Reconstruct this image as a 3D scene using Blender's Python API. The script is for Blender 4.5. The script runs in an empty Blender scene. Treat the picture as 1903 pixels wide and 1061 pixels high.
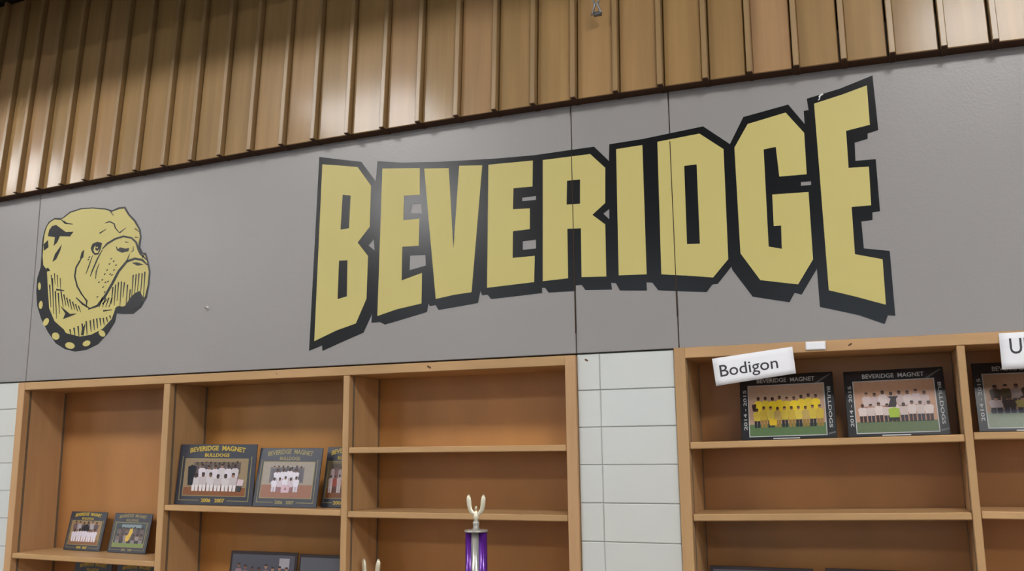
import bpy, bmesh, math, random
from mathutils import Vector, Matrix
random.seed(4)
scene = bpy.context.scene
COL = scene.collection

# ------------------------------------------------------------------ camera
cam_data = bpy.data.cameras.new('camera')
cam_data.sensor_width = 36.0
cam_data.sensor_fit = 'HORIZONTAL'
cam_data.lens = 1695.594 * 36.0 / 1903.0
cam_data.clip_start = 0.05
cam = bpy.data.objects.new('camera', cam_data)
COL.objects.link(cam)
YAW, PITCH, ROLL = 0.37777207, 0.17572539, -0.01168022
_F = Vector((-math.sin(YAW) * math.cos(PITCH), math.cos(YAW) * math.cos(PITCH), math.sin(PITCH)))
_R = Vector((math.cos(YAW), math.sin(YAW), 0))
_U = _R.cross(_F)
_R2 = _R * math.cos(ROLL) + _U * math.sin(ROLL)
_U2 = -_R * math.sin(ROLL) + _U * math.cos(ROLL)
_M = Matrix((_R2, _U2, -_F)).transposed().to_4x4()
_M.translation = Vector((0, -3.2566, 1.6))
cam.matrix_world = _M
scene.camera = cam

# ------------------------------------------------------------------ world and exposure
world = bpy.data.worlds.new('world')
scene.world = world
world.use_nodes = True
bg = world.node_tree.nodes['Background']
bg.inputs[0].default_value = (0.75, 0.85, 1.0, 1)
bg.inputs[1].default_value = 0.25
scene.view_settings.view_transform = 'Standard'
scene.view_settings.look = 'None'
scene.view_settings.gamma = 1
scene.view_settings.use_curve_mapping = False
scene.view_settings.exposure = 0.0
LAMP_STRENGTH = 42.0
LAMP_COLOUR = (1.0, 0.985, 0.97)
WINDOW_STRENGTH = 1.3
WINDOW_COLOUR = (0.80, 0.90, 1.0)

SHADE_SOFFIT_Y = -0.86
LAMP_Y, LAMP_Z = -3.35, 4.9

# wall coordinates (x, z) in metres of the vinyl shapes
LETTERS = {
  'B': [[(-2.1754, 2.8267), (-2.0885, 2.8098), (-1.9977, 2.7915), (-1.9301, 2.7011), (-1.9331, 2.5221), (-1.9908, 2.4596), (-1.9391, 2.3971), (-1.9429, 2.2165), (-1.9918, 2.115), (-2.086, 2.091), (-2.193, 2.0519)], [(-2.0692, 2.6769), (-2.0288, 2.6685), (-2.034, 2.5258), (-2.076, 2.5235)], [(-2.08, 2.3893), (-2.0381, 2.3875), (-2.0376, 2.2323), (-2.0832, 2.2237)]],
  'E': [[(-1.8755, 2.7694), (-1.6983, 2.7488), (-1.6975, 2.6341), (-1.7713, 2.639), (-1.7732, 2.5332), (-1.6988, 2.5326), (-1.701, 2.4187), (-1.777, 2.4213), (-1.7784, 2.2801), (-1.6855, 2.3036), (-1.6867, 2.1782), (-1.7988, 2.1621), (-1.89, 2.1398)]],
  'V': [[(-1.6775, 2.7443), (-1.5649, 2.7319), (-1.5437, 2.3882), (-1.5177, 2.7359), (-1.4152, 2.7245), (-1.4645, 2.2082), (-1.5438, 2.2028), (-1.6224, 2.192)]],
  'E.': [[(-1.3876, 2.7236), (-1.1969, 2.7162), (-1.2001, 2.6106), (-1.2805, 2.613), (-1.2838, 2.5272), (-1.2124, 2.523), (-1.2137, 2.4396), (-1.2849, 2.4384), (-1.2877, 2.3311), (-1.1954, 2.3312), (-1.1993, 2.2281), (-1.3974, 2.2207)]],
  'R': [[(-1.1549, 2.7128), (-0.9603, 2.7117), (-0.9022, 2.649), (-0.9064, 2.5112), (-0.9587, 2.4701), (-0.909, 2.4272), (-0.911, 2.2267), (-1.0076, 2.2324), (-1.0054, 2.4221), (-1.0601, 2.4256), (-1.0612, 2.232), (-1.1639, 2.2287)], [(-1.0571, 2.6164), (-1.0039, 2.6155), (-1.0064, 2.5189), (-1.0607, 2.5215)]],
  'I': [[(-0.8571, 2.7173), (-0.7549, 2.7198), (-0.7572, 2.2227), (-0.8631, 2.2274)]],
  'D': [[(-0.6972, 2.7245), (-0.5393, 2.7344), (-0.455, 2.6631), (-0.4592, 2.2536), (-0.516, 2.1917), (-0.6105, 2.206), (-0.7025, 2.2182)], [(-0.6008, 2.618), (-0.5549, 2.6184), (-0.557, 2.3196), (-0.6039, 2.3227)]],
  'G': [[(-0.3643, 2.746), (-0.2298, 2.7692), (-0.1718, 2.6848), (-0.1731, 2.533), (-0.2659, 2.5361), (-0.2714, 2.6468), (-0.3139, 2.6431), (-0.3173, 2.2864), (-0.2731, 2.2742), (-0.2706, 2.3579), (-0.2956, 2.3586), (-0.294, 2.4732), (-0.1713, 2.4682), (-0.1719, 2.2281), (-0.2269, 2.1442), (-0.3527, 2.1693), (-0.4154, 2.2706), (-0.4158, 2.6636)]],
  'E..': [[(-0.1316, 2.7874), (-0.0387, 2.8058), (0.0461, 2.8267), (0.0453, 2.6833), (-0.033, 2.6725), (-0.0343, 2.5385), (0.031, 2.5348), (0.0281, 2.3985), (-0.0344, 2.3992), (-0.0358, 2.2338), (0.0497, 2.2087), (0.048, 2.0543), (-0.0447, 2.0884), (-0.1281, 2.1164)]],
}
OUTLINE = [(-2.1929, 2.8629), (-2.0784, 2.8354), (-1.9803, 2.813), (-1.9077, 2.7172), (-1.9008, 2.8056), (-1.7859, 2.7841), (-1.6068, 2.7646), (-1.5023, 2.7567), (-1.3497, 2.7455), (-1.1944, 2.7379), (-0.9443, 2.7395), (-0.8871, 2.6745), (-0.8836, 2.7409), (-0.7525, 2.7437), (-0.5246, 2.7606), (-0.4311, 2.6794), (-0.3783, 2.7749), (-0.2193, 2.7981), (-0.168, 2.7172), (-0.1682, 2.7665), (-0.1518, 2.7668), (-0.1551, 2.81), (-0.0412, 2.8297), (0.0668, 2.8606), (0.0706, 2.6613), (0.0357, 2.6535), (0.0343, 2.6344), (-0.0082, 2.6266), (-0.0104, 2.561), (0.0547, 2.5589), (0.0544, 2.3752), (0.0302, 2.3734), (0.0282, 2.3469), (-0.0073, 2.3462), (-0.0063, 2.2514), (0.0739, 2.2353), (0.074, 2.016), (0.0516, 2.0191), (0.0392, 1.9901), (-0.0373, 2.0248), (-0.1606, 2.0616), (-0.1617, 2.1942), (-0.2174, 2.1079), (-0.2405, 2.1158), (-0.2593, 2.0843), (-0.382, 2.1127), (-0.4468, 2.2134), (-0.4498, 2.2262), (-0.5011, 2.1673), (-0.5205, 2.1668), (-0.5413, 2.1405), (-0.7164, 2.1601), (-0.7389, 2.1925), (-0.7352, 2.19), (-0.7596, 2.1932), (-0.7588, 2.1628), (-0.8603, 2.1704), (-0.8753, 2.1989), (-0.8938, 2.2023), (-0.8913, 2.176), (-0.9939, 2.1817), (-1.0083, 2.2026), (-1.0323, 2.2031), (-1.0328, 2.1812), (-1.1415, 2.1833), (-1.1552, 2.2024), (-1.1679, 2.2034), (-1.1682, 2.1832), (-1.3808, 2.1748), (-1.3954, 2.193), (-1.419, 2.1927), (-1.4264, 2.2125), (-1.4378, 2.163), (-1.4371, 2.1635), (-1.6099, 2.1469), (-1.6242, 2.1678), (-1.6481, 2.1651), (-1.6558, 2.1761), (-1.6624, 2.1417), (-1.8545, 2.1022), (-1.8776, 2.1142), (-1.9177, 2.114), (-1.9154, 2.1521), (-1.9554, 2.0746), (-2.0487, 2.0442), (-2.1517, 2.0092), (-2.1544, 2.0318), (-2.2183, 2.0125)]
OUTLINE_HOLES = [[(-1.734, 2.6), (-1.6924, 2.5972), (-1.6872, 2.554), (-1.7406, 2.5597)], [(-1.7419, 2.3813), (-1.6704, 2.3776), (-1.6683, 2.3331), (-1.7433, 2.3199)], [(-1.9389, 2.4428), (-1.9137, 2.4678), (-1.9078, 2.417)], [(-1.2444, 2.57), (-1.1863, 2.5711), (-1.1866, 2.555), (-1.2446, 2.5559)], [(-1.2447, 2.3942), (-1.1893, 2.3958), (-1.1899, 2.3602), (-1.2452, 2.3598)], [(-0.9158, 2.4703), (-0.8916, 2.4865), (-0.8928, 2.4463)], [(-0.1943, 2.5078), (-0.1604, 2.5065), (-0.1613, 2.4928), (-0.1952, 2.4941)]]
DOG_SILHOUETTE = [(-3.8037, 2.6567), (-3.798, 2.6852), (-3.7896, 2.7093), (-3.7705, 2.7348), (-3.734, 2.7493), (-3.7046, 2.7462), (-3.6851, 2.7442), (-3.6343, 2.7719), (-3.5612, 2.782), (-3.4875, 2.7772), (-3.4036, 2.7623), (-3.3616, 2.7489), (-3.3239, 2.7593), (-3.2814, 2.7578), (-3.2522, 2.7186), (-3.2116, 2.6825), (-3.1783, 2.6356), (-3.1694, 2.5953), (-3.1737, 2.5487), (-3.156, 2.5221), (-3.1362, 2.5187), (-3.1209, 2.4816), (-3.1032, 2.426), (-3.1054, 2.3647), (-3.1154, 2.3042), (-3.1458, 2.2605), (-3.1902, 2.2329), (-3.2589, 2.2366), (-3.2919, 2.2418), (-3.2984, 2.2014), (-3.3386, 2.1485), (-3.3943, 2.1016), (-3.4648, 2.0782), (-3.5357, 2.074), (-3.6011, 2.0889), (-3.6625, 2.1195), (-3.7214, 2.1796), (-3.7711, 2.2464), (-3.8051, 2.313), (-3.8184, 2.3869), (-3.8189, 2.4522), (-3.8028, 2.5041), (-3.8028, 2.5657), (-3.8057, 2.6238)]
DOG_FACE = [(-3.7945, 2.631), (-3.7934, 2.6624), (-3.7876, 2.69), (-3.7791, 2.7124), (-3.7614, 2.7306), (-3.7322, 2.7417), (-3.6971, 2.7355), (-3.6721, 2.7428), (-3.6283, 2.7646), (-3.5584, 2.7752), (-3.4869, 2.7706), (-3.4051, 2.756), (-3.365, 2.7412), (-3.3509, 2.7429), (-3.319, 2.7491), (-3.2867, 2.7488), (-3.262, 2.7157), (-3.2211, 2.6779), (-3.1881, 2.635), (-3.1794, 2.5979), (-3.1854, 2.5733), (-3.1852, 2.5458), (-3.1673, 2.5168), (-3.1412, 2.5067), (-3.1295, 2.4808), (-3.1129, 2.4268), (-3.1151, 2.3654), (-3.1266, 2.3127), (-3.1475, 2.282), (-3.1655, 2.3155), (-3.1945, 2.2884), (-3.2318, 2.2648), (-3.282, 2.2774), (-3.3012, 2.2694), (-3.309, 2.2445), (-3.3205, 2.2167), (-3.3726, 2.1735), (-3.4409, 2.1496), (-3.5116, 2.1442), (-3.6014, 2.1665), (-3.6169, 2.1854), (-3.681, 2.2289), (-3.7228, 2.2954), (-3.7392, 2.381), (-3.7578, 2.4881), (-3.7844, 2.5148), (-3.7936, 2.5608)]
DOG_BLOBS = [[(-3.7682, 2.6599), (-3.7637, 2.6901), (-3.7462, 2.7091), (-3.7196, 2.713), (-3.6886, 2.6933), (-3.651, 2.6698), (-3.6008, 2.6665), (-3.6219, 2.644), (-3.6887, 2.6522), (-3.7029, 2.6223), (-3.7248, 2.6063), (-3.7207, 2.6503)], [(-3.7934, 2.621), (-3.7661, 2.6399), (-3.759, 2.6029), (-3.7877, 2.5874)], [(-3.7252, 2.5261), (-3.712, 2.5642), (-3.6716, 2.6095), (-3.6791, 2.5775), (-3.7016, 2.5363)], [(-3.3142, 2.5459), (-3.2974, 2.5601), (-3.2647, 2.5508), (-3.2399, 2.5509), (-3.2436, 2.5355), (-3.2831, 2.532)], [(-3.2193, 2.4785), (-3.1849, 2.4778), (-3.1436, 2.4619), (-3.1835, 2.4606)], [(-3.5456, 2.5267), (-3.5381, 2.5582), (-3.5225, 2.5689), (-3.525, 2.5289)], [(-3.6516, 2.3026), (-3.6179, 2.2804), (-3.5845, 2.2584), (-3.5377, 2.257), (-3.5781, 2.2462), (-3.626, 2.2358), (-3.614, 2.2619)], [(-3.2139, 2.3113), (-3.1881, 2.3309), (-3.1616, 2.3398), (-3.1357, 2.3057), (-3.1493, 2.2684), (-3.1917, 2.2521), (-3.241, 2.2577), (-3.2811, 2.2658), (-3.2424, 2.2747)], [(-3.767, 2.4929), (-3.7515, 2.4998), (-3.7336, 2.482), (-3.757, 2.4798)], [(-3.4999, 2.1825), (-3.4815, 2.2048), (-3.4867, 2.1506), (-3.504, 2.15)]]
DOG_EYE = [[(-3.4814, 2.5724), (-3.4709, 2.5939), (-3.4407, 2.6007), (-3.4112, 2.5915), (-3.4169, 2.5632), (-3.4289, 2.5372), (-3.4534, 2.5362), (-3.4691, 2.5504)], [(-3.4617, 2.5593), (-3.459, 2.5751), (-3.4493, 2.5822), (-3.4517, 2.5624), (-3.4365, 2.5538), (-3.4251, 2.564), (-3.4317, 2.5454), (-3.4522, 2.5456)], [(-3.4464, 2.5723), (-3.4406, 2.5766), (-3.4341, 2.5728), (-3.4377, 2.5667)]]
DOG_STROKES = [([(-3.6913, 2.7369), (-3.6624, 2.7118), (-3.6089, 2.7032)], [(-3.6883, 2.7392), (-3.6592, 2.7187), (-3.6086, 2.7067)]), ([(-3.672, 2.7239), (-3.6395, 2.7088)], [(-3.6688, 2.7284), (-3.6383, 2.7106)]), ([(-3.4044, 2.5606), (-3.374, 2.5809), (-3.3263, 2.5997), (-3.2789, 2.6067), (-3.231, 2.5946), (-3.2043, 2.5727), (-3.1881, 2.5366), (-3.1726, 2.5128), (-3.1284, 2.4807)], [(-3.4088, 2.564), (-3.3822, 2.5894), (-3.3321, 2.6091), (-3.2803, 2.6164), (-3.2265, 2.6028), (-3.1942, 2.5765), (-3.1771, 2.5389), (-3.1638, 2.518), (-3.125, 2.4835)]), ([(-3.469, 2.2704), (-3.4076, 2.2815), (-3.36, 2.3302), (-3.3241, 2.3826), (-3.2892, 2.4397), (-3.2446, 2.4815), (-3.1998, 2.4905), (-3.1591, 2.4814), (-3.1242, 2.4568)], [(-3.4719, 2.2755), (-3.4179, 2.2912), (-3.3731, 2.3376), (-3.3377, 2.3892), (-3.3022, 2.4472), (-3.2545, 2.4916), (-3.2022, 2.5023), (-3.1533, 2.4911), (-3.1199, 2.4602)]), ([(-3.4812, 2.2829), (-3.4772, 2.3155), (-3.5076, 2.3413)], [(-3.4862, 2.2836), (-3.4877, 2.3139), (-3.5113, 2.3392)]), ([(-3.5542, 2.334), (-3.5093, 2.297), (-3.4587, 2.2735)], [(-3.5506, 2.3369), (-3.5023, 2.3041), (-3.4561, 2.277)]), ([(-3.532, 2.5384), (-3.5528, 2.5131), (-3.5715, 2.4858), (-3.5757, 2.4406), (-3.5549, 2.3899), (-3.5249, 2.3512), (-3.4943, 2.324)], [(-3.5279, 2.5363), (-3.5438, 2.5085), (-3.5617, 2.4827), (-3.5658, 2.4403), (-3.5459, 2.3919), (-3.517, 2.3547), (-3.491, 2.3257)]), ([(-3.408, 2.5591), (-3.4371, 2.5185), (-3.4631, 2.4648), (-3.4736, 2.4332)], [(-3.4046, 2.5574), (-3.4294, 2.5151), (-3.4552, 2.4617), (-3.4699, 2.4318)]), ([(-3.4672, 2.5362), (-3.4899, 2.4827), (-3.5023, 2.4473)], [(-3.4642, 2.5351), (-3.4831, 2.4803), (-3.4993, 2.4462)]), ([(-3.4223, 2.4924), (-3.4392, 2.4543), (-3.4382, 2.418)], [(-3.4193, 2.4913), (-3.4323, 2.4525), (-3.4351, 2.4176)]), ([(-3.4016, 2.6872), (-3.3721, 2.6903), (-3.3465, 2.6783), (-3.337, 2.6563), (-3.3075, 2.6301)], [(-3.403, 2.6901), (-3.3722, 2.6968), (-3.3406, 2.682), (-3.3302, 2.6588), (-3.3049, 2.6317)]), ([(-3.3034, 2.6281), (-3.2668, 2.6514)], [(-3.309, 2.6336), (-3.269, 2.6536)]), ([(-3.4294, 2.6379), (-3.3895, 2.6573)], [(-3.4344, 2.6438), (-3.3915, 2.6596)]), ([(-3.3801, 2.7482), (-3.3524, 2.7205)], [(-3.3737, 2.7513), (-3.3498, 2.7218)]), ([(-3.2146, 2.6406), (-3.1842, 2.6233)], [(-3.2103, 2.6453), (-3.1825, 2.6252)]), ([(-3.2093, 2.5981), (-3.1872, 2.596)], [(-3.2091, 2.6034), (-3.1872, 2.5981)]), ([(-3.3226, 2.566), (-3.3155, 2.5479), (-3.2924, 2.5363)], [(-3.3192, 2.5666), (-3.3095, 2.5514), (-3.2906, 2.5386)]), ([(-3.2171, 2.5566), (-3.2172, 2.538), (-3.2292, 2.5296)], [(-3.2141, 2.5564), (-3.2108, 2.5354), (-3.2272, 2.5276)]), ([(-3.2673, 2.58), (-3.2451, 2.5779)], [(-3.2672, 2.5853), (-3.245, 2.58)]), ([(-3.2459, 2.4874), (-3.2331, 2.5223)], [(-3.2536, 2.4904), (-3.2362, 2.5235)]), ([(-3.1534, 2.4945), (-3.1423, 2.5139)], [(-3.1605, 2.4984), (-3.1451, 2.5155)]), ([(-3.3286, 2.3704), (-3.3292, 2.2885)], [(-3.3204, 2.3692), (-3.326, 2.2881)]), ([(-3.3125, 2.3809), (-3.3115, 2.2795)], [(-3.3044, 2.3797), (-3.3083, 2.2791)]), ([(-3.2954, 2.3913), (-3.2955, 2.3017)], [(-3.2873, 2.3901), (-3.2923, 2.3012)]), ([(-3.2778, 2.3937), (-3.2757, 2.2771)], [(-3.2697, 2.3927), (-3.2725, 2.2767)]), ([(-3.2595, 2.3885), (-3.261, 2.3147)], [(-3.2514, 2.3872), (-3.2578, 2.3143)]), ([(-3.2397, 2.3753), (-3.239, 2.2746)], [(-3.2316, 2.3742), (-3.2358, 2.2742)]), ([(-3.221, 2.3507), (-3.2229, 2.2812)], [(-3.213, 2.3494), (-3.2197, 2.2807)]), ([(-3.2088, 2.4194), (-3.2077, 2.3109)], [(-3.2008, 2.4183), (-3.2045, 2.3105)]), ([(-3.1913, 2.4219), (-3.1912, 2.3251)], [(-3.1834, 2.4207), (-3.188, 2.3247)]), ([(-3.1739, 2.4244), (-3.1748, 2.3393)], [(-3.166, 2.4232), (-3.1716, 2.3389)]), ([(-3.1553, 2.4228), (-3.155, 2.3225)], [(-3.1474, 2.4217), (-3.1519, 2.3221)]), ([(-3.1393, 2.4292), (-3.1367, 2.2982)], [(-3.1314, 2.4282), (-3.1336, 2.2978)]), ([(-3.7361, 2.413), (-3.7132, 2.2987)], [(-3.7274, 2.4127), (-3.7097, 2.2986)]), ([(-3.7212, 2.4443), (-3.6917, 2.2653)], [(-3.7125, 2.4438), (-3.6883, 2.2652)]), ([(-3.6951, 2.3776), (-3.6701, 2.24)], [(-3.6865, 2.3773), (-3.6667, 2.2399)]), ([(-3.6751, 2.3681), (-3.6535, 2.2628)], [(-3.6665, 2.3678), (-3.6501, 2.2627)]), ([(-3.6577, 2.3746), (-3.6323, 2.2931)], [(-3.6493, 2.3748), (-3.629, 2.2933)]), ([(-3.638, 2.3569), (-3.6152, 2.2998)], [(-3.6297, 2.3576), (-3.6119, 2.3001)]), ([(-3.6173, 2.3393), (-3.5955, 2.2905)], [(-3.6092, 2.3402), (-3.5922, 2.2909)]), ([(-3.5976, 2.33), (-3.5755, 2.2773)], [(-3.5894, 2.3308), (-3.5722, 2.2777)]), ([(-3.5775, 2.3165), (-3.5566, 2.276)], [(-3.5695, 2.3177), (-3.5535, 2.2765)]), ([(-3.5575, 2.3031), (-3.5372, 2.2668)], [(-3.5496, 2.3045), (-3.534, 2.2673)]), ([(-3.5379, 2.2938), (-3.5181, 2.2616)], [(-3.5302, 2.2954), (-3.515, 2.2622)]), ([(-3.5819, 2.1828), (-3.5701, 2.155)], [(-3.5723, 2.1835), (-3.5663, 2.1553)]), ([(-3.5567, 2.1893), (-3.5439, 2.1497)], [(-3.5471, 2.1896), (-3.54, 2.1499)]), ([(-3.5316, 2.1958), (-3.5178, 2.146)], [(-3.5219, 2.1959), (-3.514, 2.146)]), ([(-3.5069, 2.2061), (-3.4924, 2.1469)], [(-3.4973, 2.2061), (-3.4885, 2.1469)]), ([(-3.4823, 2.2163), (-3.4673, 2.151)], [(-3.4727, 2.2163), (-3.4635, 2.151)]), ([(-3.4571, 2.2186), (-3.4431, 2.1635)], [(-3.4475, 2.2187), (-3.4393, 2.1636)]), ([(-3.4372, 2.2236), (-3.4235, 2.1702)], [(-3.4277, 2.2237), (-3.4197, 2.1702)]), ([(-3.4171, 2.2254), (-3.4039, 2.1768)], [(-3.4077, 2.2256), (-3.4001, 2.1768)]), ([(-3.3971, 2.2264), (-3.3847, 2.1872)], [(-3.3876, 2.2267), (-3.381, 2.1873)]), ([(-3.3768, 2.2251), (-3.3649, 2.1899)], [(-3.3675, 2.2255), (-3.3612, 2.19)]), ([(-3.357, 2.2275), (-3.3462, 2.2041)], [(-3.3478, 2.2284), (-3.3425, 2.2044)]), ([(-3.3374, 2.2337), (-3.3274, 2.2182)], [(-3.3285, 2.2352), (-3.3239, 2.2188)]), ([(-3.6867, 2.3804), (-3.6327, 2.3736)], [(-3.6859, 2.39), (-3.6324, 2.3775)]), ([(-3.3742, 2.2552), (-3.3199, 2.2592)], [(-3.376, 2.2626), (-3.3206, 2.2621)]), ([(-3.3799, 2.2896), (-3.3535, 2.3125)], [(-3.3861, 2.2945), (-3.356, 2.3145)]), ([(-3.4878, 2.5239), (-3.4797, 2.5311)], [(-3.4935, 2.5294), (-3.482, 2.5333)]), ([(-3.4919, 2.5122), (-3.4838, 2.5194)], [(-3.4976, 2.5178), (-3.4861, 2.5217)]), ([(-3.3483, 2.5037), (-3.3404, 2.5108)], [(-3.3539, 2.5092), (-3.3426, 2.513)]), ([(-3.3321, 2.4904), (-3.3242, 2.4975)], [(-3.3377, 2.4959), (-3.3264, 2.4997)]), ([(-3.3563, 2.4791), (-3.3484, 2.4862)], [(-3.3619, 2.4845), (-3.3506, 2.4884)]), ([(-3.369, 2.4501), (-3.361, 2.4573)], [(-3.3746, 2.4556), (-3.3633, 2.4595)]), ([(-3.3825, 2.4315), (-3.3746, 2.4387)], [(-3.3881, 2.437), (-3.3768, 2.4409)]), ([(-3.349, 2.4288), (-3.3411, 2.436)], [(-3.3546, 2.4342), (-3.3433, 2.4381)]), ([(-3.3954, 2.405), (-3.3874, 2.4121)], [(-3.401, 2.4104), (-3.3897, 2.4143)]), ([(-3.374, 2.3915), (-3.3661, 2.3987)], [(-3.3796, 2.3969), (-3.3683, 2.4008)]), ([(-3.4147, 2.3946), (-3.4068, 2.4018)], [(-3.4204, 2.4001), (-3.409, 2.404)]), ([(-3.3264, 2.4466), (-3.3186, 2.4537)], [(-3.332, 2.4521), (-3.3208, 2.4559)]), ([(-3.3872, 2.3689), (-3.3792, 2.3761)], [(-3.3928, 2.3743), (-3.3815, 2.3783)]), ([(-3.3591, 2.3943), (-3.3512, 2.4014)], [(-3.3647, 2.3997), (-3.3534, 2.4036)]), ([(-3.4186, 2.3242), (-3.4107, 2.3314)], [(-3.4242, 2.3295), (-3.4129, 2.3335)]), ([(-3.375, 2.3445), (-3.3671, 2.3517)], [(-3.3805, 2.3499), (-3.3693, 2.3538)]), ([(-3.3153, 2.4693), (-3.3074, 2.4764)], [(-3.3208, 2.4747), (-3.3096, 2.4786)]), ([(-3.3366, 2.4239), (-3.3287, 2.431)], [(-3.3421, 2.4293), (-3.3309, 2.4332)]), ([(-3.7289, 2.4611), (-3.7178, 2.4117)], [(-3.7231, 2.4609), (-3.7155, 2.4116)]), ([(-3.7082, 2.4676), (-3.6964, 2.4101)], [(-3.7024, 2.4674), (-3.6941, 2.41)]), ([(-3.6891, 2.4579), (-3.6769, 2.3965)], [(-3.6833, 2.4577), (-3.6746, 2.3964)]), ([(-3.6682, 2.4401), (-3.6565, 2.3829)], [(-3.6625, 2.4399), (-3.6542, 2.3828)]), ([(-3.3897, 2.3248), (-3.4035, 2.2783)], [(-3.3818, 2.3222), (-3.4003, 2.2773)]), ([(-3.3695, 2.3234), (-3.3832, 2.2769)], [(-3.3615, 2.3208), (-3.3801, 2.2759)]), ([(-3.3493, 2.3219), (-3.363, 2.2756)], [(-3.3414, 2.3194), (-3.3599, 2.2746)]), ([(-3.3292, 2.3205), (-3.3429, 2.2742)], [(-3.3213, 2.3179), (-3.3397, 2.2732)])]
DOG_STUDS = [[(-3.7894, 2.4091), (-3.7897, 2.3994), (-3.7925, 2.3925), (-3.7971, 2.3902), (-3.8023, 2.3932), (-3.8067, 2.4007), (-3.8091, 2.4106), (-3.8088, 2.4204), (-3.806, 2.4273), (-3.8013, 2.4296), (-3.7961, 2.4266), (-3.7918, 2.4191)], [(-3.7675, 2.3135), (-3.7695, 2.3038), (-3.7745, 2.2971), (-3.7811, 2.2954), (-3.7875, 2.299), (-3.7921, 2.307), (-3.7936, 2.3172), (-3.7916, 2.327), (-3.7866, 2.3337), (-3.78, 2.3354), (-3.7735, 2.3318), (-3.769, 2.3238)], [(-3.7215, 2.2212), (-3.7293, 2.2134), (-3.7392, 2.2096), (-3.7486, 2.2108), (-3.7549, 2.2167), (-3.7565, 2.2257), (-3.7528, 2.2354), (-3.745, 2.2432), (-3.7351, 2.247), (-3.7257, 2.2458), (-3.7194, 2.2399), (-3.7178, 2.2309)], [(-3.6442, 2.1432), (-3.6529, 2.138), (-3.6652, 2.1373), (-3.6778, 2.1414), (-3.6873, 2.1492), (-3.6911, 2.1586), (-3.6882, 2.1671), (-3.6794, 2.1723), (-3.667, 2.1729), (-3.6545, 2.1688), (-3.6451, 2.161), (-3.6413, 2.1517)], [(-3.5386, 2.0982), (-3.5441, 2.0915), (-3.5563, 2.0882), (-3.5721, 2.0893), (-3.5873, 2.0944), (-3.5977, 2.1023), (-3.6005, 2.1107), (-3.595, 2.1175), (-3.5827, 2.1207), (-3.5669, 2.1196), (-3.5518, 2.1144), (-3.5414, 2.1066)], [(-3.4429, 2.1155), (-3.442, 2.1084), (-3.4474, 2.1015), (-3.4577, 2.0966), (-3.4702, 2.0951), (-3.4814, 2.0974), (-3.4884, 2.1028), (-3.4893, 2.1099), (-3.4838, 2.1168), (-3.4735, 2.1217), (-3.461, 2.1232), (-3.4498, 2.1209)], [(-3.3627, 2.1608), (-3.355, 2.1526), (-3.3523, 2.1443), (-3.3554, 2.1381), (-3.3634, 2.1356), (-3.3741, 2.1374), (-3.3849, 2.1432), (-3.3926, 2.1514), (-3.3953, 2.1597), (-3.3922, 2.1659), (-3.3842, 2.1685), (-3.3734, 2.1666)]]
BATTEN_X = [-4.058, -3.925, -3.775, -3.626, -3.476, -3.316, -3.161, -2.995, -2.834, -2.673, -2.509, -2.339, -2.175, -2.004, -1.834, -1.666, -1.492, -1.325, -1.16, -0.994, -0.825, -0.654, -0.487, -0.329, -0.169, -0.011, 0.144, 0.303, 0.456]
BOARD_Z = [-0.0005, -0.01, -0.0264, 2.90442]

# ------------------------------------------------------------------ helpers
def lin(c):
    return tuple((v / 255 / 12.92) if v / 255 <= 0.04045 else ((v / 255 + 0.055) / 1.055) ** 2.4 for v in c) + (1.0,)

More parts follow.
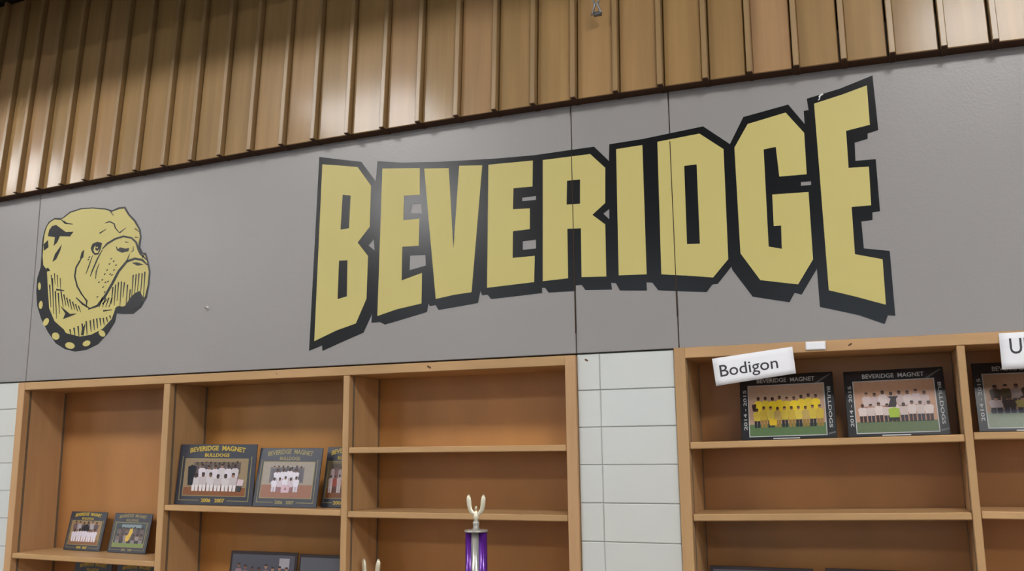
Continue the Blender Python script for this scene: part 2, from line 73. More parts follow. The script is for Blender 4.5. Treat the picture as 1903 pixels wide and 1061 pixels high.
def mat(name, rgb, rough=0.5, metal=0.0, coat=0.0, coat_rough=0.1, spec=0.5, var=0.0, scale=8.0, stretch=(1, 1, 1),
        obj_var=0.0, bump=0.0, bump_scale=40.0, tint=None):
    """procedural material: base colour with noise variation, object-to-object variation and fine relief"""
    m = bpy.data.materials.new(name)
    m.use_nodes = True
    nt = m.node_tree
    b = nt.nodes['Principled BSDF']
    col = lin(rgb)
    b.inputs['Base Color'].default_value = col
    b.inputs['Roughness'].default_value = rough
    b.inputs['Metallic'].default_value = metal
    b.inputs['Coat Weight'].default_value = coat
    b.inputs['Coat Roughness'].default_value = coat_rough
    b.inputs['Specular IOR Level'].default_value = spec
    tc = nt.nodes.new('ShaderNodeTexCoord')
    mp = nt.nodes.new('ShaderNodeMapping')
    mp.inputs['Scale'].default_value = stretch
    nt.links.new(tc.outputs['Object'], mp.inputs[0])
    last = None
    if var > 0:
        oi = nt.nodes.new('ShaderNodeObjectInfo')
        n = nt.nodes.new('ShaderNodeTexNoise')
        n.noise_dimensions = '4D'
        n.inputs['Scale'].default_value = scale
        n.inputs['Detail'].default_value = 5
        mul = nt.nodes.new('ShaderNodeMath'); mul.operation = 'MULTIPLY'; mul.inputs[1].default_value = 37.0
        nt.links.new(oi.outputs['Random'], mul.inputs[0])
        nt.links.new(mul.outputs[0], n.inputs['W'])
        nt.links.new(mp.outputs[0], n.inputs['Vector'])
        ramp = nt.nodes.new('ShaderNodeValToRGB')
        ramp.color_ramp.elements[0].position = 0.3
        ramp.color_ramp.elements[1].position = 0.7
        lo = [max(0, v * (1 - var)) for v in col[:3]]
        hi = [min(1, v * (1 + var)) for v in col[:3]]
        ramp.color_ramp.elements[0].color = (*lo, 1)
        ramp.color_ramp.elements[1].color = (*hi, 1)
        nt.links.new(n.outputs['Fac'], ramp.inputs[0])
        last = ramp.outputs[0]
        if obj_var > 0:
            r2 = nt.nodes.new('ShaderNodeValToRGB')
            t = lin(tint) if tint else col
            r2.color_ramp.elements[0].color = (*[1 - obj_var] * 3, 1)
            r2.color_ramp.elements[1].color = (*[min(1.4, t[i] / max(col[i], 1e-4)) for i in range(3)], 1)
            mid = r2.color_ramp.elements.new(0.5); mid.color = (1, 1, 1, 1)
            nt.links.new(oi.outputs['Random'], r2.inputs[0])
            mx = nt.nodes.new('ShaderNodeMix'); mx.data_type = 'RGBA'; mx.blend_type = 'MULTIPLY'
            mx.inputs[0].default_value = 1.0
            nt.links.new(last, mx.inputs[6]); nt.links.new(r2.outputs[0], mx.inputs[7])
            last = mx.outputs[2]
        nt.links.new(last, b.inputs['Base Color'])
    if bump > 0:
        n2 = nt.nodes.new('ShaderNodeTexNoise')
        n2.inputs['Scale'].default_value = bump_scale
        n2.inputs['Detail'].default_value = 3
        nt.links.new(mp.outputs[0], n2.inputs['Vector'])
        bp = nt.nodes.new('ShaderNodeBump')
        bp.inputs['Strength'].default_value = bump
        bp.inputs['Distance'].default_value = 0.01
        nt.links.new(n2.outputs['Fac'], bp.inputs['Height'])
        nt.links.new(bp.outputs[0], b.inputs['Normal'])
    return m

def emit(name, rgb, strength):
    m = bpy.data.materials.new(name); m.use_nodes = True
    nt = m.node_tree
    for n in list(nt.nodes):
        if n.type != 'OUTPUT_MATERIAL': nt.nodes.remove(n)
    e = nt.nodes.new('ShaderNodeEmission')
    e.inputs[0].default_value = (*rgb, 1); e.inputs[1].default_value = strength
    nt.links.new(e.outputs[0], [n for n in nt.nodes if n.type == 'OUTPUT_MATERIAL'][0].inputs[0])
    return m

def tag(o, label=None, cat=None, group=None, kind=None):
    if label: o['label'] = label
    if cat: o['category'] = cat
    if group: o['group'] = group
    if kind: o['kind'] = kind
    return o

def empty(name, loc=(0, 0, 0)):
    o = bpy.data.objects.new(name, None)
    o.empty_display_size = 0.05
    o.location = loc
    COL.objects.link(o)
    return o

def link(name, me, parent=None, loc=None, rot=None):
    o = bpy.data.objects.new(name, me)
    COL.objects.link(o)
    if parent: o.parent = parent
    if loc: o.location = loc
    if rot: o.rotation_euler = rot
    return o

def mesh_from(bm, name, materials, smooth=False):
    me = bpy.data.meshes.new(name)
    bmesh.ops.recalc_face_normals(bm, faces=bm.faces[:])
    bm.to_mesh(me); bm.free()
    for m in (materials if isinstance(materials, (list, tuple)) else [materials]):
        me.materials.append(m)
    if smooth:
        for p in me.polygons: p.use_smooth = True
    return me

def add_box(bm, x0, x1, y0, y1, z0, z1, bevel=0.0):
    r = bmesh.ops.create_cube(bm, size=1.0)
    for v in r['verts']:
        v.co = Vector(((x0 + x1) / 2 + v.co.x * (x1 - x0), (y0 + y1) / 2 + v.co.y * (y1 - y0), (z0 + z1) / 2 + v.co.z * (z1 - z0)))
    if bevel > 0:
        es = list({e for v in r['verts'] for e in v.link_edges})
        bmesh.ops.bevel(bm, geom=es, offset=bevel, segments=1, affect='EDGES')

def box(name, m, x0, x1, y0, y1, z0, z1, parent=None, bevel=0.0015, rot=None):
    """one box mesh whose origin is its own centre"""
    bm = bmesh.new()
    hx, hy, hz = (x1 - x0) / 2, (y1 - y0) / 2, (z1 - z0) / 2
    add_box(bm, -hx, hx, -hy, hy, -hz, hz, bevel)
    return link(name, mesh_from(bm, name, m), parent, ((x0 + x1) / 2, (y0 + y1) / 2, (z0 + z1) / 2), rot)

def lathe(bm, prof, n=24, cx=0, cy=0, cz=0):
    rings = []
    for r, z in prof:
        rings.append([bm.verts.new((cx + r * math.cos(2 * math.pi * i / n), cy + r * math.sin(2 * math.pi * i / n), cz + z)) for i in range(n)])
    for a, b in zip(rings, rings[1:]):
        for i in range(n):
            bm.faces.new((a[i], a[(i + 1) % n], b[(i + 1) % n], b[i]))
    bm.faces.new(rings[0][::-1]); bm.faces.new(rings[-1])

def tube(bm, pts, radii, n=10, flat=1.0):
    """swept tube through pts in a frame that keeps 'flat' along y"""
    rings = []
    for i, p in enumerate(pts):
        p = Vector(p)
        d = (Vector(pts[min(i + 1, len(pts) - 1)]) - Vector(pts[max(i - 1, 0)])).normalized()
        yv = Vector((0, 1, 0))
        if abs(d.dot(yv)) > 0.95: yv = Vector((1, 0, 0))
        s = d.cross(yv).normalized(); u = s.cross(d).normalized()
        r = radii[i] if isinstance(radii, (list, tuple)) else radii
        rings.append([bm.verts.new(p + s * r * math.cos(2 * math.pi * k / n) + u * r * flat * math.sin(2 * math.pi * k / n)) for k in range(n)])
    for a, b in zip(rings, rings[1:]):
        for k in range(n):
            bm.faces.new((a[k], a[(k + 1) % n], b[(k + 1) % n], b[k]))
    bm.faces.new(rings[0][::-1]); bm.faces.new(rings[-1])

def flat_shape(name, loops, m, y_front, thick, parent=None):
    """flat cut-out in the x-z plane (outer loop plus holes) with real thickness; front face at y_front"""
    cu = bpy.data.curves.new(name, 'CURVE')
    cu.dimensions = '2D'; cu.fill_mode = 'BOTH'; cu.extrude = thick / 2
    for lp in loops:
        sp = cu.splines.new('POLY')
        sp.points.add(len(lp) - 1)
        for pt, (x, z) in zip(sp.points, lp): pt.co = (x, z, 0, 1)
        sp.use_cyclic_u = True
    tmp = bpy.data.objects.new('tmp', cu); COL.objects.link(tmp)
    dg = bpy.context.evaluated_depsgraph_get()
    me = bpy.data.meshes.new_from_object(tmp.evaluated_get(dg))
    bpy.data.objects.remove(tmp); bpy.data.curves.remove(cu)
    me.transform(Matrix(((1, 0, 0, 0), (0, 0, -1, y_front + thick / 2), (0, 1, 0, 0), (0, 0, 0, 1))))
    me.name = name
    me.materials.clear(); me.materials.append(m)
    return link(name, me, parent)

_text_cache = {}
def text_mesh(s, m, width=None, height=None, thick=0.0006, arch=0.0, vertical=False, bold=0.0):
    """lettering in the x-z plane centred on x, baseline z=0, front towards -y"""
    cu = bpy.data.curves.new('text', 'FONT')
    cu.body = s; cu.size = 1.0; cu.extrude = thick / 2; cu.offset = bold
    cu.resolution_u = 3
    cu.align_x = 'CENTER'
    tmp = bpy.data.objects.new('tmp', cu); COL.objects.link(tmp)
    dg = bpy.context.evaluated_depsgraph_get()
    me = bpy.data.meshes.new_from_object(tmp.evaluated_get(dg))
    bpy.data.objects.remove(tmp); bpy.data.curves.remove(cu)
    xs = [v.co.x for v in me.vertices]; ys = [v.co.y for v in me.vertices]
    sx = width / (max(xs) - min(xs)) if width else 1
    sy = height / (max(ys) if not vertical else (max(ys) - min(ys))) if height else sx
    mx = (max(xs) + min(xs)) / 2
    for v in me.vertices:
        x = (v.co.x - mx) * sx; z = v.co.y * sy; y = -v.co.z
        if arch and width: z += arch * (1 - (2 * x / width) ** 2)
        v.co = (x, y, z)
    me.materials.clear(); me.materials.append(m)
    return me

# ------------------------------------------------------------------ materials
M_board = mat('varnished_board', (160, 126, 78), rough=0.5, spec=0.3, coat=0.27, coat_rough=0.15, var=0.14, scale=3.0, stretch=(9, 9, 0.5), obj_var=0.14, tint=(164, 127, 88), bump=0.04, bump_scale=6)
M_batten = mat('varnished_batten', (152, 122, 80), rough=0.42, coat=0.4, coat_rough=0.25, var=0.15, scale=4.0, stretch=(9, 9, 0.6))
M_underside_shade = mat('painted_underside_shade', (66, 38, 14), rough=0.8, var=0.15, scale=30)  # dark brown that paints in the shade under boards and battens
M_backing = mat('dark_backing', (58, 36, 16), rough=0.8, var=0.2)
M_grey = mat('grey_paint', (150, 146, 144), rough=0.33, spec=0.55, var=0.025, scale=2.5, bump=0.05, bump_scale=120)
M_tile = mat('glazed_tile', (210, 211, 206), rough=0.16, coat=0.5, coat_rough=0.06, var=0.02, scale=3, obj_var=0.03, tint=(208, 211, 208), bump=0.03, bump_scale=9)
M_grout = mat('grout', (192, 193, 194), rough=0.9, var=0.1)
M_shelf = mat('oak_case', (190, 152, 106), rough=0.42, spec=0.4, var=0.10, scale=3.0, stretch=(1.2, 6, 6), obj_var=0.06, tint=(194, 154, 110))
M_case_v = mat('oak_upright', (189, 151, 106), rough=0.42, spec=0.4, var=0.10, scale=3.0, stretch=(8, 8, 0.8), obj_var=0.06, tint=(194, 154, 112))
M_back = mat('plywood_back', (184, 130, 70), rough=0.38, spec=0.45, var=0.12, scale=2.2, stretch=(2.0, 2.0, 1.0), obj_var=0.05, tint=(176, 124, 76))
M_knot = mat('knot', (96, 58, 28), rough=0.6, var=0.2)
M_metal = mat('galvanised', (122, 124, 128), rough=0.4, metal=0.9, var=0.08, scale=30)
M_standard = mat('shelf_standard_metal', (126, 112, 94), rough=0.5, metal=0.25, var=0.1, scale=40)
M_yellow = mat('yellow_vinyl', (202, 188, 116), rough=0.42, spec=0.35, var=0.015, scale=4)
M_black = mat('black_vinyl', (13, 14, 17), rough=0.22, spec=0.55, var=0.05, scale=5)
M_scuff = mat('white_tear', (225, 225, 225), rough=0.8)
M_paper = mat('white_paper', (240, 240, 244), rough=0.7, var=0.01, scale=4)
M_ink = mat('black_ink', (58, 56, 62), rough=0.7)
M_card = mat('black_card', (24, 25, 30), rough=0.3, spec=0.6, var=0.08, scale=12)
M_glare_card = mat('card_with_glare', (58, 61, 72), rough=0.3, spec=0.6, var=0.08, scale=12)  # lightened bluish to paint window glare into the card
M_card_dark = mat('dark_frame', (34, 20, 18), rough=0.35, var=0.1)
M_gold = mat('gold_print', (196, 168, 62), rough=0.4, spec=0.5, var=0.06, scale=50)
M_dullgold = mat('dull_gold_print', (150, 138, 96), rough=0.4, var=0.06, scale=50)
M_silver = mat('silver_print', (176, 180, 182), rough=0.4, var=0.06, scale=50)
M_white = mat('white_cloth_print', (222, 214, 220), rough=0.35, var=0.06, scale=60)
M_trophy = mat('trophy_gilt', (236, 228, 202), rough=0.22, metal=0.45, var=0.05, scale=30)
M_chrome = mat('trophy_silver', (190, 188, 180), rough=0.25, metal=0.5, var=0.05, scale=30)
M_purple = mat('purple_foil', (90, 26, 140), rough=0.28, metal=0.35, coat=0.4, var=0.1, scale=40)
M_plinth = mat('trophy_marble', (225, 222, 216), rough=0.2, var=0.06, scale=12)
M_ceiling = mat('ceiling_paint', (150, 146, 140), rough=0.9, var=0.02)
M_shade_soffit = mat('dark_shade_soffit', (34, 24, 14), rough=0.7, var=0.1)
M_wallpaint = mat('pale_wall_paint', (180, 182, 184), rough=0.8, var=0.03)
M_floor = mat('floor_vinyl', (104, 97, 89), rough=0.35, var=0.06, scale=2)
M_housing = mat('lamp_housing', (230, 230, 228), rough=0.5)
M_lamp = emit('lamp_diffuser', LAMP_COLOUR, LAMP_STRENGTH)
M_window = emit('window_daylight', WINDOW_COLOUR, WINDOW_STRENGTH)
_pc = {}
def pc(rgb):
    """print colour"""
    if rgb not in _pc:
        _pc[rgb] = mat('print_%02x%02x%02x' % rgb, rgb, rough=0.3, spec=0.5, var=0.05, scale=80)
    return _pc[rgb]

# ------------------------------------------------------------------ the room
RX0, RX1, RY0 = -10.0, 7.0, -12.0
tag(box('floor', M_floor, RX0, RX1, RY0, 0.4, -0.1, 0.0), 'grey vinyl floor of the hall', kind='structure')
tag(box('ceiling', M_ceiling, RX0, RX1, RY0, SHADE_SOFFIT_Y, 5.2, 5.3), 'pale high ceiling of the hall', kind='structure')
sof = empty('ceiling_shade_soffit', (0, 0, 4.02)); tag(sof, 'unseen dark ceiling strip added to shade the top of the wooden boards', kind='structure')  # ceiling strip and lip added out of view to shade the boards
box('shade_panel', M_shade_soffit, RX0, RX1, SHADE_SOFFIT_Y, 0.3, 0.0, 0.06, sof)
box('shade_lip', M_shade_soffit, RX0, RX1, SHADE_SOFFIT_Y - 0.04, SHADE_SOFFIT_Y, -0.235, 1.18, sof)  # hanging lip set low to cast shade on the upper boards
tag(box('wall_left', M_wallpaint, RX0 - 0.1, RX0, RY0, 0.4, 0, 5.3), 'pale side wall of the hall', kind='structure')
tag(box('wall_right', M_wallpaint, RX1, RX1 + 0.1, RY0, 0.4, 0, 5.3), 'pale side wall of the hall', kind='structure')
tag(box('wall_far', M_wallpaint, RX0, RX1, RY0 - 0.1, RY0, 0, 5.3), 'pale wall across the hall, behind the camera', kind='structure')
for i, wx in enumerate((-7.0, -3.6, -0.2, 3.2)):
    w = empty('window_%d' % (i + 1), (wx, RY0 + 0.03, 1.2)); tag(w, 'tall daylight window in the wall across the hall', kind='structure')
    box('pane', M_window, -1.2, 1.2, 0, 0.01, 0.08, 3.32, w, bevel=0)
    for a, b_ in ((-1.3, -1.2), (1.2, 1.3), (-0.04, 0.04)): box('frame', M_metal, a, b_, -0.02, 0.06, 0, 3.4, w)
    for a, b_ in ((0, 0.08), (1.66, 1.74), (3.32, 3.4)): box('frame', M_metal, -1.3, 1.3, -0.02, 0.06, a, b_, w)

# back wall core behind everything
core = box('wall_back', M_wallpaint, RX0, RX1, 0.30, 0.40, 0, 5.2); tag(core, 'masonry wall behind the bookcases', kind='structure')

# grey painted wall panels above the bookcases
gp = empty('wall_middle', (0, 0, 0)); tag(gp, 'grey painted wall panels between the wooden boards and the bookcases', kind='structure')
panel_edges = [RX0 + 0.02, -3.842, -1.036, -0.650, 2.2, RX1 - 0.02]
for a, b_ in zip(panel_edges, panel_edges[1:]):
    box('panel', M_grey, a + 0.0018, b_ - 0.0018, 0.0, 0.29, 1.944, 3.05, gp, bevel=0.002)
for e in panel_edges[1:-1]:
    box('seam_strip', M_backing, e - 0.0015, e + 0.0015, 0.006, 0.28, 1.95, 3.04, gp, bevel=0)

# wooden boards and battens above the grey wall
TILT = 0.0664
wb = empty('wall_upper', (0, 0, 0)); tag(wb, 'varnished vertical wooden boards with raised battens under the added soffit', kind='structure')
def board_z(x):
    x = max(-4.2, min(0.6, x))
    a, b_, c, d = BOARD_Z
    return a * x ** 3 + b_ * x ** 2 + c * x + d
bxs = [BATTEN_X[0] - 0.145 * k for k in range(26, 0, -1)] + BATTEN_X + [BATTEN_X[-1] + 0.157 * k for k in range(1, 17)]
BT_W, BT_P = 0.020, 0.026
H_B = 1.125
for i, x in enumerate(bxs):
    z0 = board_z(x)
    # batten: narrow raised rib
    g = 0.005
    ba = box('batten', M_batten, x - BT_W, x, -BT_P - 0.05, 0.0, z0 + 0.0, z0 + H_B, wb, bevel=0.002)
    bm = bmesh.new(); add_box(bm, -BT_W / 2 + 0.001, BT_W / 2 - 0.001, -(BT_P + 0.05) / 2 + 0.001, (BT_P + 0.05) / 2, -H_B / 2 - 0.002, -H_B / 2 + 0.001); link('shade_strip', mesh_from(bm, 'shade_strip', M_underside_shade), ba)  # dark strip for the shaded lower end of the batten
    if i + 1 < len(bxs):
        x1 = bxs[i + 1] - BT_W
        zc = board_z((x + x1) / 2)
        gl = 0.0 if x > -0.45 else (0.004 if x > -1.4 else 0.002)
        gr = 0.006 if x > -0.65 else (0.003 if x > -1.4 else 0.001)
        dz = (board_z(x1) - board_z(x)) / 2
        bm = bmesh.new()
        hw = (x1 - gr - x - gl) / 2
        add_box(bm, -hw, hw, -0.026, 0.024, 0, H_B, 0.003)
        for v in bm.verts:
            v.co.z += dz * v.co.x / hw
        me = mesh_from(bm, 'board', M_board)
        bo = link('board', me, wb, ((x + gl + x1 - gr) / 2, -0.024, zc))
        bm = bmesh.new(); add_box(bm, -hw - gl, hw + gr, -0.025, 0.023, -0.0015, 0.0005)  # dark strip painting the shade on the board's underside
        for v in bm.verts: v.co.z += dz * v.co.x / hw
        link('shade_strip', mesh_from(bm, 'shade_strip', M_underside_shade), bo)
for o in wb.children:
    o.rotation_euler = (-TILT, 0, random.uniform(-0.009, 0.009) if o.name.startswith('board') else 0)
    if o.name.startswith('batten'):
        # tilt about the bottom edge
        o.location = Vector((o.location.x, -0.038, board_z(o.location.x))) + Matrix.Rotation(-TILT, 3, 'X') @ Vector((0, 0, H_B / 2))
    else:
        o.location.y = -0.024
box('backing', M_backing, bxs[0], bxs[-1], 0.004, 0.012, 2.96, 4.0, wb, bevel=0, rot=(-TILT * 0.2, 0, 0)).location.y = 0.10

# glazed tile piers
def tile_pier(parent, cols, z_top, pitch, y=0.008):
    z = z_top
    cache = {}
    while z > 0.02:
        zl = max(0.0, z - pitch)
        for x0, x1 in cols:
            key = (round(x1 - x0, 4), round(z - zl, 4))
            if key not in cache:
                bm = bmesh.new()
                hw, hh = (x1 - x0) / 2 - 0.0009, (z - zl) / 2 - 0.0012
                add_box(bm, -hw, hw, -0.02, 0.02, -hh, hh, 0.0025)
                cache[key] = mesh_from(bm, 'tile', M_tile)
            o = link('tile', cache[key], parent, ((x0 + x1) / 2, y + 0.02 + random.uniform(-0.0006, 0.0006), (z + zl) / 2),
                     (random.uniform(-0.004, 0.004), 0, random.uniform(-0.003, 0.003)))
        z -= pitch
tw = empty('wall_lower', (0, 0, 0)); tag(tw, 'white glazed tile wall between and beside the bookcases', kind='structure')
box('grout_bed', M_grout, -1.038, -0.670, 0.0135, 0.29, 0, 1.941, tw, bevel=0)
tile_pier(tw, [(-1.038, -0.950), (-0.950, -0.670)], 1.941, 0.1357)
box('grout_bed', M_grout, RX0 + 0.02, -3.882, 0.0135, 0.29, 0, 1.941, tw, bevel=0)
tile_pier(tw, [(-4.21 - 0.33 * (k + 1), -4.21 - 0.33 * k) for k in range(9)] + [(-4.21, -3.882)], 1.941, 0.1292)
bm = bmesh.new(); lathe(bm, [(0.010, 0), (0.007, 0.0008)], 7)
chip = link('chip', mesh_from(bm, 'chip', M_knot), tw, (-1.000, 0.0082, 1.918), (math.pi / 2, 0.5, 0)); chip.scale = (1.0, 0.5, 1)

# ------------------------------------------------------------------ ceiling lights
def ceiling_light(x, y, label):
    t = empty('ceiling_light', (x, y, LAMP_Z)); tag(t, label, 'light', 'lamps hung under the hall ceiling')
    bm = bmesh.new(); add_box(bm, -0.60, 0.60, -0.50, 0.50, 0.012, 0.09, 0.01); link('housing', mesh_from(bm, 'housing', M_housing), t)
    bm = bmesh.new(); add_box(bm, -0.55, 0.55, -0.45, 0.45, 0.0, 0.011); link('diffuser', mesh_from(bm, 'diffuser', M_lamp), t)
    for s in (-0.5, 0.5):
        bm = bmesh.new(); lathe(bm, [(0.006, 0.09), (0.006, 5.2 - LAMP_Z)], 8, s, 0); link('rod', mesh_from(bm, 'rod', M_metal), t)
for lx, w_ in ((-8.1, 'leftmost'), (-3.9, 'second from the left'), (1.0, 'third from the left'), (5.0, 'rightmost')):
    ceiling_light(lx, LAMP_Y, 'white ceiling lamp in the row nearest the boards, ' + w_)
for lx, w_ in ((-9.0, 'leftmost'), (-5.7, 'second from the left'), (3.6, 'third from the left'), (6.2, 'rightmost')):  # second lamp row, added as fill for the bookcase bays
    ceiling_light(lx, LAMP_Y - 4.2, 'lamp in the unseen fill row added far from the boards, ' + w_)

# ------------------------------------------------------------------ bookcases
D_BACK = 0.262
def bookcase(name, label, uprights, z_top, rail_h, bays, z_bottom=0.80):
    """uprights: (x0,x1) pairs left to right; bays: list of shelf-top heights for each bay"""
    t = empty(name, ((uprights[0][0] + uprights[-1][1]) / 2, 0, z_bottom))
    tag(t, label, 'bookcase', 'built-in wooden bookcases')
    ox, oz = t.location.x, z_bottom
    def b(n, m, x0, x1, y0, y1, z0, z1, bev=0.002, par=t):
        return box(n, m, x0 - ox, x1 - ox, y0, y1, z0 - oz, z1 - oz, par, bev)
    zr = z_top - rail_h
    b('top_rail', M_shelf, uprights[0][1] - 0.001, uprights[-1][0] + 0.001, -0.006, D_BACK, zr, z_top)
    for k, (a, c) in enumerate(uprights):
        outer = k in (0, len(uprights) - 1)
        b('stile' if outer else 'divider', M_case_v, a, c, -0.0065 if outer else -0.004, D_BACK, z_bottom, z_top - (0 if outer else rail_h))
    b('bottom_board', M_shelf, uprights[0][1], uprights[-1][0], -0.004, D_BACK, z_bottom, z_bottom + 0.03)
    for k, sh in enumerate(bays):
        a, c = uprights[k][1], uprights[k + 1][0]
        b('back_panel', M_back, a, c, D_BACK - 0.012, D_BACK + 0.004, z_bottom + 0.03, zr, 0)
        for z in sh:
            zl, zr_ = z if isinstance(z, tuple) else (z, z)     # some shelves sit a little out of level on their clips
            zm = (zl + zr_) / 2
            so = b('shelf', M_shelf, a + 0.0015, c - 0.0015, -0.002, D_BACK - 0.014, zm - 0.024, zm, 0.003)
            so.rotation_euler = (0, -math.atan((zr_ - zl) / (c - a)), 0)
        for x_in, s in ((a, 1), (c, -1)):
            for yy in (0.032, 0.240):
                b('shelf_standard', M_standard, min(x_in, x_in + s * 0.0015), max(x_in, x_in + s * 0.0015), yy - 0.006, yy + 0.006, z_bottom + 0.04, zr - 0.004, 0)
    return t
S_A1, S_A2, S_B1 = (1.139, 1.129), (1.369, 1.359), (1.611, 1.625)
case_a = bookcase('bookcase', 'three-bay wooden bookcase below the bulldog, left of the white tiles',
                  [(-3.881, -3.838), (-2.984, -2.949), (-2.045, -2.016), (-1.081, -1.039)], 1.938, 0.037,
                  [[S_A1, 0.90], [S_A2, 0.905], [1.608, 1.355, 0.86]])
case_b = bookcase('bookcase', 'wooden bookcase with name papers taped on its rail, right of the white tiles',
                  [(-0.669, -0.628), (0.247, 0.271), (1.16, 1.185), (2.06, 2.10)], 1.945, 0.038,
                  [[S_B1, (1.365, 1.384), 0.95], [1.631, 1.388, 0.95], [1.62, 1.38]])
def knot(parent, x, z, r, ang):
    bm = bmesh.new(); lathe(bm, [(r, 0), (r * 0.8, 0.0008)], 9)
    o = link('knot', mesh_from(bm, 'knot', M_knot), parent, (x - parent.location.x, -0.0062, z - parent.location.z), (math.pi / 2, ang, 0))
    o.scale = (1.0, 0.4, 1)
knot(case_a, -1.649, 1.919, 0.011, 0.5)
knot(case_b, -0.073, 1.927, 0.008, -0.6)
knot(case_a, -1.975 - 0.4, 1.922, 0.004, 0.1)
# base cabinet the bookcases and the trophy stand on
def base_cabinet(x0, x1, label):
    t = empty('base_cabinet', ((x0 + x1) / 2, 0, 0)); tag(t, label, 'cabinet', 'base cabinets under the bookcases')
    w = (x1 - x0) / 2
    box('body', M_case_v, -w, w, -0.30, D_BACK, 0.0, 0.765, t)
    box('worktop', M_shelf, -w - 0.0, w + 0.0, -0.34, D_BACK, 0.765, 0.80, t, 0.004)
    n = max(2, round((x1 - x0) / 0.48)); dw = 2 * w / n
    for k in range(n):
        d = box('door', M_case_v, -w + k * dw + 0.01, -w + (k + 1) * dw - 0.01, -0.32, -0.301, 0.08, 0.74, t, 0.004)
        box('handle', M_metal, dw * 0.32, dw * 0.34, -0.03, -0.0095, 0.1, 0.2, d)
base_cabinet(-3.881, -1.039, 'low wooden cabinet with doors under the three-bay bookcase')
base_cabinet(-0.669, 2.10, 'low wooden cabinet with doors under the bookcase with name papers')

# ------------------------------------------------------------------ wall lettering
sign = empty('wall_lettering', (-1.9, 0.0, 2.0))
tag(sign, 'large yellow block lettering reading BEVERIDGE with black outline on the grey wall', 'lettering')
def at_root(o, root):
    o.parent = root
    o.matrix_parent_inverse = Matrix.Translation(-Vector(root.location))
    return o
flat_o = at_root(flat_shape('black_outline', [OUTLINE] + OUTLINE_HOLES, M_black, -0.0014, 0.0011), sign)
flat_o['label'] = 'black vinyl outline and drop shadow behind the letters'
for k, loops in LETTERS.items():
    ch = k.strip('.')
    o = at_root(flat_shape('letter', loops, M_yellow, -0.0022, 0.001), sign)
    o['label'] = 'yellow vinyl letter ' + ch
o = at_root(flat_shape('scuff', [[(-0.118, 2.797), (-0.112, 2.800), (-0.108, 2.812), (-0.098, 2.817), (-0.103, 2.822), (-0.115, 2.812), (-0.113, 2.806)]], M_scuff, -0.0026, 0.0006), sign)
o['label'] = 'white tear in the black vinyl'
# panel seams carry through the vinyl as a thin cut
for e in (-1.036, -0.650):
    at_root(box('seam_cut', M_backing, e - 0.0016, e + 0.0016, -0.0026, -0.0014, 2.02 if e < -1 else 2.06, 2.72, None, 0), sign)

# ------------------------------------------------------------------ bulldog emblem
dog = empty('bulldog_emblem', (-3.6, 0.0, 2.0))
tag(dog, 'yellow and black bulldog head emblem with studded collar on the grey wall', 'emblem')
o = at_root(flat_shape('collar_and_outline', [DOG_SILHOUETTE], M_black, -0.0013, 0.0010), dog); o['label'] = 'black vinyl outline and collar'
o = at_root(flat_shape('face', [DOG_FACE], M_yellow, -0.0018, 0.0005), dog); o['label'] = 'yellow vinyl face'
for b_ in DOG_BLOBS:
    at_root(flat_shape('shading', [b_], M_black, -0.0024, 0.0006), dog)
bm = bmesh.new()
for l, r in DOG_STROKES:
    for i in range(len(l) - 1):
        lo, hi = -0.0023, -0.0018
        q = [l[i], l[i + 1], r[i + 1], r[i]]
        f = [bm.verts.new((x, lo, z)) for x, z in q]; g = [bm.verts.new((x, hi, z)) for x, z in q]
        bm.faces.new(f)
        for k in range(4): bm.faces.new((f[k], f[(k + 1) % 4], g[(k + 1) % 4], g[k]))
o = at_root(link('line_work', mesh_from(bm, 'line_work', M_black)), dog); o['label'] = 'black drawn lines of the face'; o['kind'] = 'stuff'
eye = at_root(flat_shape('eye', [DOG_EYE[0]], M_black, -0.0026, 0.0006), dog)
for lp, mm, yf in ((DOG_EYE[1], M_yellow, -0.0029), (DOG_EYE[2], M_yellow, -0.0032)):
    at_root(flat_shape('eye_detail', [lp], mm, yf, 0.0003), dog)
for s in DOG_STUDS:
    at_root(flat_shape('collar_stud', [s], M_yellow, -0.0018, 0.0008), dog)

